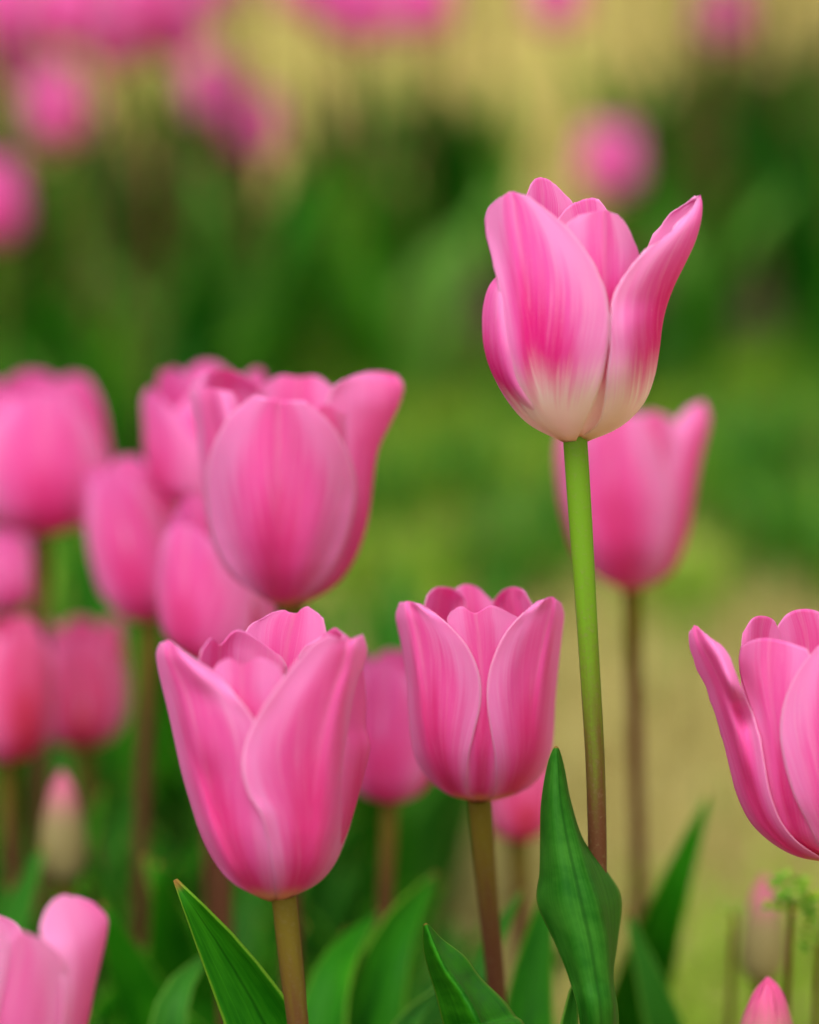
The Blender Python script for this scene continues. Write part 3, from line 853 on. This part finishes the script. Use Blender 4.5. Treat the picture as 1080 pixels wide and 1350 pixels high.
# 6: pink tulip behind the tall one
Fp = flower((700, 520, 1.985), [(518, 18), (500, 60), (465, 110), (400, 145), (300, 165), (200, 172), (100, 178), (20, 180)], 252, [
    dict(off=4, wave=1.5, rows=[
        [(245, 514, -5), (258, 518, -10), (275, 514, -5)], [(170, 472), (245, 495), (325, 480)], [(125, 400), (235, 410), (350, 410)], [(98, 300), (220, 300), (362, 300)],
        [(86, 200), (212, 200), (352, 205)], [(92, 115), (215, 120), (322, 115)], [(135, 62), (220, 55), (285, 60)]]),
    dict(off=0, wave=1.5, rows=[
        [(268, 514, -5), (285, 514, 0), (280, 510, 8)], [(325, 470, -75), (362, 468, 0), (330, 450, 70)], [(350, 385, -110), (402, 390, 0), (360, 360, 100)], [(358, 285, -120), (424, 285, 0), (370, 260, 110)],
        [(360, 190, -115), (440, 190, 0), (380, 160, 100)], [(368, 115, -95), (458, 115, 0), (395, 95, 80)], [(388, 62, -60), (468, 62, 0), (420, 45, 45)], [(415, 32, -30), (452, 17, 0), (435, 22, 20)]]),
    dict(off=-5, wave=1.5, rows=[
        [(235, 510, 10), (240, 514, 0), (255, 510, -5)], [(150, 440, 70), (130, 430, 0), (190, 440, -90)], [(110, 340, 90), (90, 330, 0), (160, 340, -115)], [(95, 240, 95), (72, 230, 0), (150, 240, -120)],
        [(95, 150, 90), (68, 140, 0), (150, 150, -110)], [(110, 90, 70), (85, 70, 0), (150, 95, -90)]]),
    dict(off=-8, sign=1, wave=1.5, rows=[
        [(245, 510, 5), (255, 512, 10), (265, 510, 5)], [(160, 350), (250, 350), (340, 350)], [(140, 180), (240, 180), (350, 180)], [(150, 90), (240, 70), (340, 90)], [(180, 58), (240, 42), (310, 60)]]),
    dict(off=-18, wave=1.5, rows=[
        [(260, 510, -5), (270, 512, -8), (280, 510, -5)], [(270, 400), (320, 400), (365, 395)], [(265, 250), (320, 250), (385, 250)], [(270, 130), (320, 120), (380, 130)], [(285, 62), (325, 43), (368, 70)]]),
    dict(off=-15, sign=1, wave=1.5, rows=[
        [(255, 510, 5), (265, 512, 10), (275, 510, 5)], [(240, 350), (320, 350), (385, 350)], [(240, 180), (320, 180), (400, 180)], [(250, 90), (320, 70), (395, 90)], [(270, 55), (320, 45), (370, 65)]]),
])
rF, gF = tulip("blurred pink tulip behind the tall white based tulip", (833, 780, 1.0), Fp,
               stem=[(836, 900, 1.02), (840, 1060, 1.04), (843, 1190, 1.06)], srad=10.5, ground=(.085, 1.06))
# 7: tulip in the bottom left corner
Gp = flower((0, 780, 2.367), [(1765, 30), (1740, 110), (1650, 210), (1500, 270), (1350, 290), (1200, 300), (950, 310)], -30, [
    dict(off=0, wave=2.0, crease=1, rows=[
        [(-20, 1755, -10), (-8, 1762, 0), (-10, 1752, 20)], [(90, 1655, -150), (170, 1650, 0), (130, 1640, 100)], [(160, 1500, -190), (235, 1500, 0), (190, 1480, 130)], [(190, 1350, -210), (272, 1350, 0), (220, 1320, 150)],
        [(195, 1230, -210), (296, 1230, 0), (230, 1190, 150)], [(165, 1130, -200), (317, 1140, 0), (230, 1090, 140)], [(125, 1065, -170), (333, 1062, 0), (240, 1010, 120)],
        [(140, 1000, -140), (210, 985, -90), (330, 1015, 0), (290, 985, 50), (230, 960, 90)], [(168, 960, -110), (205, 947, -70), (290, 972, -10), (265, 960, 30), (235, 950, 60)]]),
    dict(off=4, wave=1.5, rows=[
        [(-45, 1760, -20), (-30, 1765, -25), (-15, 1758, -20)], [(-110, 1650), (-10, 1670), (110, 1650)], [(-130, 1500), (10, 1500), (180, 1500)], [(-110, 1350), (30, 1350), (213, 1350)],
        [(-80, 1230), (45, 1230), (216, 1240)], [(-40, 1140), (60, 1130), (200, 1150)], [(10, 1085), (65, 1060), (130, 1082)]]),
    dict(off=10, wave=1.5, rows=[
        [(-60, 1755, -10), (-50, 1760, -20), (-40, 1758, -25)], [(-230, 1600, 20), (-150, 1640), (-60, 1660)], [(-290, 1450, 30), (-190, 1480), (-30, 1500)], [(-310, 1300, 30), (-190, 1300), (-10, 1330)],
        [(-320, 1150, 20), (-180, 1150), (20, 1180)], [(-280, 1050, 0), (-150, 1040), (25, 1100)], [(-180, 1010), (-100, 1000), (5, 1050)]]),
    dict(off=-8, sign=1, wave=1.5, rows=[
        [(-40, 1750, 10), (-30, 1755, 20), (-20, 1750, 10)], [(-190, 1500), (-60, 1500), (80, 1500)], [(-220, 1250), (-70, 1250), (110, 1250)], [(-200, 1060), (-90, 1030), (70, 1060)], [(-150, 1000), (-95, 960), (-20, 1000)]]),
])
rG, gG = tulip("pale pink tulip in the bottom left corner, only its rim in view", (-12, 1524, .70), Gp, mat=M_PALE, srad=16, ground=(-.104, .72), lseed=3)

# left cluster, blurred
soft = [
    ("rounded pink tulip on the left edge, highest of the blurred left cluster", (55, 700, 1.08), cup(208, 90, 66, -70, seed=1), 2),
    ("narrow pink tulip standing between the left edge tulip and the flared one", (198, 816, 1.02), cup(222, 60, 60, -100, seed=2), 3),
    ("pink tulip half hidden behind the large flared tulip, its left tip showing", (282, 668, .98), cup(184, 88, 84, -30, seed=3, W=86), 3),
    ("pink tulip squeezed under the large flared tulip, above the front left one", (300, 872, .93), cup(216, 86, 74, -120, seed=4), 2),
    ("pink tulip at the left edge in front of its red flushed neighbour", (10, 1002, 1.02), cup(200, 62, 46, -60, seed=5), 2),
    ("short blurred tulip with a red flush, right of the left edge tulip", (108, 982, 1.14), cup(170, 62, 54, -85, seed=6), 3),
    ("small blurred tulip cut by the left edge below the rounded one", (8, 806, 1.2), cup(112, 44, 34, -60, seed=7), 2),
    ("blurred pink tulip between the front left tulip and the even rimmed one", (514, 1054, .95), cup(208, 66, 56, -95, seed=8), 3),
    ("dark red pink tulip low behind the even rimmed tulip", (684, 1106, 1.0), cup(132, 44, 36, -80, seed=9), 0),
]
for i, (lab, base, pet, nl) in enumerate(soft):
    tulip(lab, base, pet, srad=10.5, hero=False, mat=M_RED if i in (4, 5, 8) else None, tilt=(-9, 0) if i == 1 else (0, 0), leaves=nl, lseed=30 + i, lh=(.18, .28))

# leaves of the bed that carry no flower in view
rs = random.Random(90)
for i in range(54):
    x = rs.uniform(-.26, .01)
    y = rs.uniform(.84, 1.55)
    if i >= 46:
        x, y = rs.uniform(-.02, .06), rs.uniform(.86, 1.05)
    g = np.array((x, y, 0.0))
    o = tag(empty("tulip_shoot", g), "flowerless tulip shoot of upright green leaves in the shaded bed below the near flowers", "tulip shoot", "flowerless tulip shoots in the near bed")
    hm = .205 + .03 * (y < 1.0) * (x < -.05)
    auto_leaves(o, g, x, y, 200 + i, 5, hmin=.12, hmax=hm + (.03 if x < -.1 else 0), wid=.019, out=.075)

# ------------------------------------------------------------------ buds
g_ = NT("green_bud")
u_, s_ = g_.uv()
no = g_.noise(g_.xyz(u_, g_.math('MULTIPLY', s_, .1), 0.0), 16.0, 2.0)
cc = g_.mix(g_.smooth(g_.math('ADD', s_, g_.math('MULTIPLY', no, .3)), .70, 1.1), g_.mix(no, (0.20, 0.20, 0.05), (0.34, 0.24, 0.12)), (0.62, 0.14, 0.25))
M_BUD = g_.leafy(cc, cc, .2, .5, .3)
g_ = NT("pink_bud")
u_, s_ = g_.uv()
no = g_.noise(g_.xyz(u_, g_.math('MULTIPLY', s_, .1), 0.0), 14.0, 2.0)
cc = g_.mix(g_.smooth(g_.math('ADD', s_, g_.math('MULTIPLY', g_.math('SUBTRACT', no, .5), .5)), .45, .95), (0.42, 0.20, 0.15), (0.76, 0.09, 0.28))
M_BUDP = g_.leafy(cc, cc, .2, .45, .3)


BUDW = ((0, .15, .35, .6, .85, 1), (.35, .75, 1, .85, .42, .05))


def bud(H, Rm):
    pr = [(0, .1 * Rm), (.03 * H, .5 * Rm), (.12 * H, .85 * Rm), (.3 * H, Rm), (.55 * H, .88 * Rm), (.78 * H, .56 * Rm), (.92 * H, .25 * Rm), (1 * H, .03 * Rm)]
    o = []
    for k in range(3):
        o.append(dict(phi=-70 + 120 * k, H=H, Rm=Rm, Rt=0, W=Rm * 1.1, prof=pr, drop=.06, p=2, flat=1.0, wave=.5, crease=1.5, wprof=BUDW))
        o.append(dict(phi=-10 + 120 * k, H=H, Rm=Rm, Rt=0, W=Rm * 1.0, prof=[(a * .99, b * .93) for a, b in pr], drop=.06, p=2, flat=1.0, wave=.5, crease=1, wprof=BUDW))
    return o


tulip("unopened greenish bud under the red flushed tulip on the left", (86, 1165, 1.0), bud(160, 31), srad=10, mat=M_BUD, group="tulip buds",
      hero=False, leaves=2, lseed=60, cat="tulip bud", name="tulip_bud")
tulip("pointed pink bud tip at the bottom edge under the right edge tulip", (1008, 1436, .80), bud(160, 40), srad=11, mat=M_BUDP, group="tulip buds",
      cat="tulip bud", name="tulip_bud")
tulip("slim blurred bud with a pale pink tip beside the leafy weed", (1004, 1295, .98), bud(152, 31), srad=9, mat=M_BUD, group="tulip buds",
      hero=False, cat="tulip bud", name="tulip_bud")

# ------------------------------------------------------------------ hand-placed leaves
D0 = .748


def row(v, *uds):
    return [P(u, v + (q[2] if len(q) > 2 else 0), D0 + q[1]) for q in uds for u in (q[0],)]


# folded leaf in front of the tall stem (belongs to the tall tulip's plant)
rows = [
    row(984, (732, 0), (732.5, 0), (733, 0), (733.5, 0), (734, 0), (734.5, 0), (735, 0)),
    row(1010, (723, .003), (727, .001), (731, 0), (735, 0), (738, .001), (740, .003), (742, .005)),
    row(1060, (715, .007), (721, .002), (729, -.001), (739, -.001), (748, .001), (750, .004), (752, .009)),
    row(1110, (714, .009), (721, .002), (733, -.002), (748, -.002), (762, .000), (766, .006), (769, .014)),
    row(1150, (713, .010), (721, .003), (738, -.003), (757, -.003), (774, -.001), (788, .009, -4), (802, .018, 4)),
    row(1190, (710, .008), (722, .002), (743, -.004), (766, -.004), (787, -.002), (802, .009), (818, .020, -4)),
    row(1240, (732, .006), (742, .001), (757, -.004), (777, -.004), (797, -.001), (805, .008), (813, .018)),
    row(1290, (752, .004), (758, .001), (769, -.004), (785, -.004), (801, -.001), (804, .007), (807, .015)),
    row(1350, (766, .003), (771, .001), (779, -.003), (792, -.003), (806, .0), (810, .006), (814, .012)),
    [P(776 + 5 * k, 1480, D0 + .018 + .001 * (k - 3) ** 2) for k in range(7)],
    [np.array((.052 + .003 * k, .742 + .0006 * (k - 3) ** 2, .10)) for k in range(7)],
    [np.array((.050 + .002 * k, .738, .0)) for k in range(7)],
]
loft(rows, M_LEAF2, rA, gA, na=110, nb=33)
# second leaf of the tall tulip, low behind the stem
leaf([np.array((.055, .75, 0)), P(765, 1460, .775), P(752, 1330, .77), P(768, 1270, .765)], .010, M_LEAF2, rA, gA, face=-90, seed=4)

# folded leaf pair below the centre tulip
D0 = .745
rows = [
    row(1218, (560, .0), (560.5, 0), (561, 0), (561.5, 0), (562, 0), (562.5, 0), (563, 0)),
    row(1250, (560, .006), (565, .001), (570, -.003), (574, -.004), (575, -.001), (577, .005, -8), (581, .010, -12)),
    row(1280, (567, .008), (574, .002), (583, -.004), (589, -.006), (593, .0, -4), (602, .008, -12), (612, .014, -18)),
    row(1310, (576, .008), (586, .002), (600, -.005), (611, -.008), (614, -.001, -4), (622, .009, -12), (633, .016, -20)),
    row(1350, (586, .008), (598, .002), (616, -.006), (632, -.010), (636, -.002, -2), (654, .008, -8), (676, .018, -14)),
    row(1410, (604, .010), (618, .004), (636, -.002), (652, -.006), (660, .0), (684, .010), (708, .020)),
    [np.array((.018 + .007 * k, .765 + .0012 * (k - 3) ** 2, .15)) for k in range(7)],
    [np.array((.028 + .003 * k, .80, .0)) for k in range(7)],
]
loft(rows, M_LEAF, rC, gC, na=90, nb=33)
# leaf leaning left in front of the big tulip's stem
leaf([np.array((-.024, .70, 0)), P(412, 1500, .765), P(350, 1350, .762), P(292, 1250, .758), P(231, 1160, .752)], .0235, M_LEAF, rB, gB, face=-95, twist=0, ch=.35, seed=2)
# leaves of the blurred tulip behind
leaf([np.array((.085, 1.06, 0)), P(842, 1320, 1.02), P(882, 1190, .98), P(936, 1044, .97)], .0150, M_LEAF, rF, gF, face=-100, ch=.3, seed=9)
leaf([np.array((.085, 1.0, 0)), P(895, 1440, .93), P(860, 1310, .92), P(826, 1200, .92)], .0165, M_LEAF2, rF, gF, face=-70, ch=.3, seed=10)
# broad dark leaves behind the centre stem
leaf([np.array((.03, .84, 0)), P(690, 1450, .87), P(700, 1300, .88), P(728, 1150, .90)], .016, M_LEAF, rC, gC, face=-90, ch=.3, seed=12)
leaf([np.array((.02, .84, 0)), P(600, 1400, .86), P(640, 1270, .87), P(690, 1170, .89)], .010, M_LEAF2, rC, gC, face=-110, ch=.35, seed=13)
leaf([np.array((-.03, .9, 0)), P(480, 1360, .90), P(520, 1230, .91), P(575, 1150, .93)], .020, M_LEAF, rE, gE, face=-70, ch=.3, seed=14)
leaf([np.array((-.035, .9, 0)), P(420, 1400, .88), P(440, 1290, .89), P(500, 1200, .92)], .017, M_LEAF, rE, gE, face=-110, ch=.3, seed=15)
leaf([np.array((-.035, .86, 0)), P(560, 1460, .82), P(530, 1380, .83), P(585, 1295, .86)], .012, M_LEAF2, rE, gE, face=-90, ch=.3, seed=16)
leaf([np.array((-.05, .9, 0)), P(220, 1400, .86), P(230, 1320, .86), P(275, 1255, .88)], .016, M_LEAF2, rE, gE, face=-100, ch=.3, seed=17)

# ------------------------------------------------------------------ leafy weed at the right
g_ = NT("weed_leaf")
M_WEED = island_material("weed_leaf", [(0.06, 0.26, 0.006), (0.14, 0.36, 0.012), (0.22, 0.46, 0.03), (0.40, 0.42, 0.02)], .5, .3)


def weed(label, top, foot, r, n, seed):
    rs = random.Random(seed)
    g = np.array((foot[0], foot[1], 0.0))
    root = tag(empty("weed", g), label, "weed", "small leafy weeds")
    T = P(*top)
    tube("stem", [T, T * .6 + g * .4 + np.array((.004, 0, .01)), g], [.0010, .0013, .0017], M_STEM_B, root, g, sides=7, n=14)
    V, F = [], []
    for k in range(n):
        a, e = rs.uniform(0, 6.283), rs.uniform(-.9, 1.2)
        q = r * rs.random() ** .4
        c = T + np.array((math.cos(a) * math.cos(e) * q, math.sin(a) * math.cos(e) * q, math.sin(e) * q * 1.15))
        d = np.array((math.cos(a + rs.uniform(-.8, .8)), math.sin(a + rs.uniform(-.8, .8)), rs.uniform(-.2, 1.0)))
        d /= np.linalg.norm(d)
        s = np.cross(d, np.array((rs.uniform(-1, 1), rs.uniform(-1, 1), 1.0)))
        s /= np.linalg.norm(s)
        nn = np.cross(s, d)
        L, W_ = r * rs.uniform(.35, .6), r * rs.uniform(.12, .2)
        i = len(V)
        V += [tuple(v - g) for v in (c, c + d * L * .4 + s * W_ + nn * W_ * .3, c + d * L, c + d * L * .4 - s * W_ + nn * W_ * .3, c + d * L * .45)]
        F += [(i, i + 1, i + 4), (i + 1, i + 2, i + 4), (i + 2, i + 3, i + 4), (i + 3, i, i + 4)]
    me = bpy.data.meshes.new("foliage")
    me.from_pydata(V, [], F)
    link("foliage", me, M_WEED, root)


weed("bright green leafy weed below the right edge tulip", (1044, 1190, .86), (.112, .87), .0075, 120, 1)
weed("weed with thin stems at the right edge under the leafy one", (1080, 1236, .87), (.126, .88), .006, 60, 2)
weed("small dark green weed sprig left of the slim bud", (968, 1205, .93), (.104, .95), .0045, 40, 3)

# ------------------------------------------------------------------ far row: one plant of each kind, then copies
def far_plant(H, Rm, Rt, zf, seed, nl):
    """A tulip plant with its foot at the origin."""
    rs = random.Random(seed)
    root = empty("tulip", (0, 0, 0))
    z0 = np.zeros(3)
    top = np.array((rs.uniform(-.015, .015), rs.uniform(-.01, .01), zf))
    for q in cup(H, Rm, Rt, rs.uniform(0, 120), seed=seed):
        q.update(na=14, nb=11, seed=seed)
        V, UV = petal_points(**q)
        link("petal", grid_mesh("petal", top + V * .00023, UV), M_FAR, root)
    tube("stem", [top + (0, 0, .001), top * .6 + (.004, 0, 0), top * .3, (0, 0, -.01)], [.0026, .0024, .0028], M_STEM_G, root, z0, sides=7, n=10)
    auto_leaves(root, z0, 0, 0, seed, nl, hmin=min(.15, zf * .6), hmax=min(.26, zf * .8), wid=.022, out=.09, mats=((M_LEAF, M_LEAF, M_LEAF_D), (M_LEAF_D, M_LEAF_D, M_LEAF), (M_LEAF_Y, M_LEAF, M_LEAF3), (M_LEAF, M_LEAF3, M_LEAF_Y))[seed % 4])
    return root


def copy_plant(src, loc, rz, sc):
    c = src.copy()
    COL.objects.link(c)
    c.location, c.rotation_euler, c.scale = loc, (0, 0, rz), (sc, sc, sc)
    for ch in list(src.children):
        d = ch.copy()
        COL.objects.link(d)
        d.parent = c
    return c


protos = [far_plant(320, 135, 105, .42, 101, 4), far_plant(290, 125, 115, .41, 102, 4), far_plant(310, 118, 90, .45, 103, 3), far_plant(300, 120, 96, .43, 104, 4)]
used = [False] * 4


def far(k, x, y, z=0.0, sc=1.0, rz=0.0, label=None, group="tulips in the far row"):
    if used[k]:
        o = copy_plant(protos[k], (x, y, z), rz, sc)
    else:
        used[k] = True
        o = protos[k]
        o.location, o.rotation_euler, o.scale = (x, y, z), (0, 0, rz), (sc, sc, sc)
    return tag(o, label, "tulip", group)


# flowers the photograph shows: (pixel of the flower's foot, depth, label)
seen = [
    (800, 260, 2.65, "lone blurred pink tulip above the tall tulip in the far row"),
    (955, 62, 2.9, "faint pink tulip at the top edge, rightmost in the far row"),
    (715, 40, 2.8, "magenta tulip at the top edge, between the rightmost and the centre one"),
    (500, 58, 2.7, "wide magenta tulip at the middle of the top edge"),
    (352, 210, 2.75, "dull pink far tulip, lower of the pair left of centre"),
    (290, 160, 2.85, "dull pink far tulip, upper of the pair left of centre"),
    (86, 195, 2.35, "bright pink far tulip hanging lowest in the top left cluster"),
    (150, 90, 2.3, "large blurred pink tulip in the middle of the top left cluster"),
    (210, 75, 2.5, "deep pink tulip at the right side of the top left cluster"),
    (45, 120, 2.6, "pink tulip at the outer left of the top left cluster"),
    (-12, 320, 2.1, "blurred pink tulip cut by the left edge under the top left cluster"),
    (95, 40, 2.5, "pink tulip cut by the top edge in the top left cluster"),
    (280, 18, 2.8, "pink tulip barely showing at the top edge right of the top left cluster"),
    (185, 48, 2.15, "broad pink tulip at the very top of the top left cluster"),
    (240, 40, 2.35, "pink tulip cut by the top edge at the right of the top left cluster"),
    (20, 60, 2.4, "pink tulip in the top left corner"),
    (122, 66, 2.2, "full pink tulip low in the middle of the top left cluster"),
    (232, 80, 2.35, "deep pink tulip hanging at the right end of the top left cluster"),
    (545, 48, 2.6, "magenta tulip at the top edge just right of the wide one"),
    (455, 44, 2.75, "magenta tulip at the top edge just left of the wide one"),
    (395, 15, 3.0, "pink tulip barely showing at the top edge left of the middle one"),
]
for i, (u, v, d, lab) in enumerate(seen):
    b = P(u, v, d)
    o = far_plant((310, 285, 300)[i % 3], (122, 110, 116)[i % 3], (104, 90, 98)[i % 3], b[2], 300 + i, 3)
    o.location = (b[0], b[1], 0)
    tag(o, lab, "tulip", "blurred tulips of the far row")
rs = random.Random(44)
for i in range(66):
    x = rs.uniform(-.65, .5)
    y = rs.uniform(2.7, 3.6) + .25 * math.sin(x * 3)
    if i > 46:
        x, y = rs.uniform(.22, .62), rs.uniform(2.75, 4.2)
    if abs(x - .03) < .085 and y < 3.1:
        y += .45
    far(i % 4, x, y, 0, rs.uniform(1.0, 1.2), rs.uniform(0, 6.28), "tulip plant of the far row showing only its blurred green leaves")
